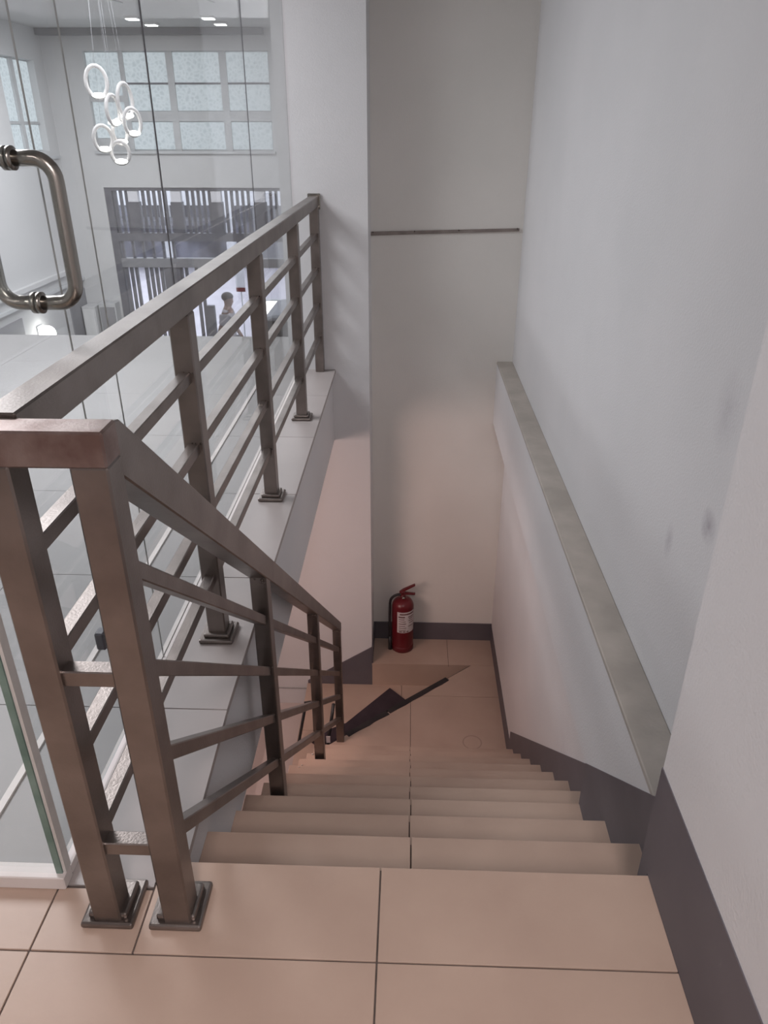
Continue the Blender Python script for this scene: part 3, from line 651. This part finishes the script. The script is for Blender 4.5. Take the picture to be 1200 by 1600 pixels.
for x in (-2.9, -2.32): box('leg', x-0.02, x+0.02, 15.22, 15.30, -2.92, -2.17, M['alu'], bpp)
# person walking past, in profile to the right
def skin_obj(name, verts, edges, radii, mat, parent=None, root=0, sub=2, **kw):
    off = base_of(parent)
    me = bpy.data.meshes.new(name); me.from_pydata([tuple(Vector(v) - off) for v in verts], edges, []); me.materials.append(mat)
    o = bpy.data.objects.new(name, me); C.objects.link(o); o.parent = parent
    md = o.modifiers.new('skin', 'SKIN'); md.use_smooth_shade = True
    for i, sv in enumerate(me.skin_vertices[0].data):
        sv.radius = radii[i] if isinstance(radii[i], tuple) else (radii[i], radii[i]); sv.use_root = (i == root)
    sb = o.modifiers.new('sub', 'SUBSURF'); sb.levels = sub; sb.render_levels = sub
    return tag(o, **kw)
PX, PYY, PZ = -3.125, 12.9, -2.92
ps = thing('person', (PX, PYY, PZ), 'person with short dark hair in a grey shirt walking right outside the entrance', 'person')
V = [(0,0,0.95),(0,0,1.10),(-0.005,0,1.28),(0,0,1.43),(0.015,0,1.50),(0.025,0,1.56),(0.03,0,1.63),(0.025,0,1.67),(0.118,0,1.585),(0.095,0,1.535)]
E_ = [(0,1),(1,2),(2,3),(3,4),(4,5),(5,6),(6,7),(5,8),(5,9)]
Rr = [0.13,0.115,0.13,0.10,0.055,0.075,0.088,0.070,0.012,0.022]
for s in (1, -1):
    b0 = len(V); sw = 0.16*s
    V += [(0,0.17*s,1.39),(-0.03+sw*0.5,0.22*s,1.12),(0.03+sw,0.21*s,0.88),(0.045+sw*1.1,0.21*s,0.80)]
    E_ += [(3,b0),(b0,b0+1),(b0+1,b0+2),(b0+2,b0+3)]; Rr += [0.055,0.042,0.028,0.030]
    for f in range(4):
        V += [(0.045+sw*1.1-0.024+0.018*f, 0.21*s, 0.755-0.004*abs(f-1.5)), (0.05+sw*1.1-0.024+0.018*f, 0.20*s, 0.715-0.004*abs(f-1.5))]
        i = len(V)-2; E_ += [(b0+3,i),(i,i+1)]; Rr += [0.008,0.007]
    V += [(0.085+sw*1.1,0.20*s,0.78),(0.095+sw*1.1,0.195*s,0.745)]; i = len(V)-2; E_ += [(b0+3,i),(i,i+1)]; Rr += [0.009,0.008]
    b1 = len(V)
    V += [(-0.0,0.09*s,0.88),(0.06*s+0.03,0.10*s,0.48),(0.17*s-0.02,0.10*s,0.09),(0.17*s+0.10,0.11*s,0.035)]
    E_ += [(0,b1),(b1,b1+1),(b1+1,b1+2),(b1+2,b1+3)]; Rr += [0.085,0.055,0.038,0.030]
V = [(PX+x, PYY+y, PZ+z) for x, y, z in V]
skin_obj('body', V, E_, Rr, M['skin'], ps)
SV = [(0,0,0.93),(0,0,1.10),(-0.005,0,1.28),(0,0,1.42),(0.008,0,1.465)]; SE = [(0,1),(1,2),(2,3),(3,4)]; SR = [0.145,0.13,0.145,0.105,0.068]
for s in (1, -1):
    b0 = len(SV); SV += [(0,0.17*s,1.39),(-0.02+0.06*s,0.215*s,1.20)]; SE += [(3,b0),(b0,b0+1)]; SR += [0.072,0.062]
skin_obj('shirt', [(PX+x, PYY+y, PZ+z) for x, y, z in SV], SE, SR, M['shirt'], ps, label='grey short-sleeved shirt')
TV = [(0,0,0.94)]; TE = []; TR = [0.14]
for s in (1, -1):
    b0 = len(TV); TV += [(0,0.09*s,0.87),(0.06*s+0.03,0.10*s,0.48),(0.17*s-0.02,0.10*s,0.12)]; TE += [(0,b0),(b0,b0+1),(b0+1,b0+2)]; TR += [0.098,0.070,0.055]
skin_obj('trousers', [(PX+x, PYY+y, PZ+z) for x, y, z in TV], TE, TR, M['trousers'], ps, label='dark trousers')
bm = bmesh.new()
bmesh.ops.create_uvsphere(bm, u_segments=24, v_segments=14, radius=1.0, matrix=Matrix.Translation((PX+0.016, PYY, PZ+1.655)) @ Matrix.Diagonal((0.103, 0.088, 0.082, 1)))
for v in bm.verts:
    if v.co.z < PZ+1.64 and v.co.x > PX+0.02: v.co.z = PZ+1.64
    if v.co.z < PZ+1.585: v.co.z = PZ+1.585
link_bm('hair', bm, M['hair'], ps, smooth=True, label='short black hair')
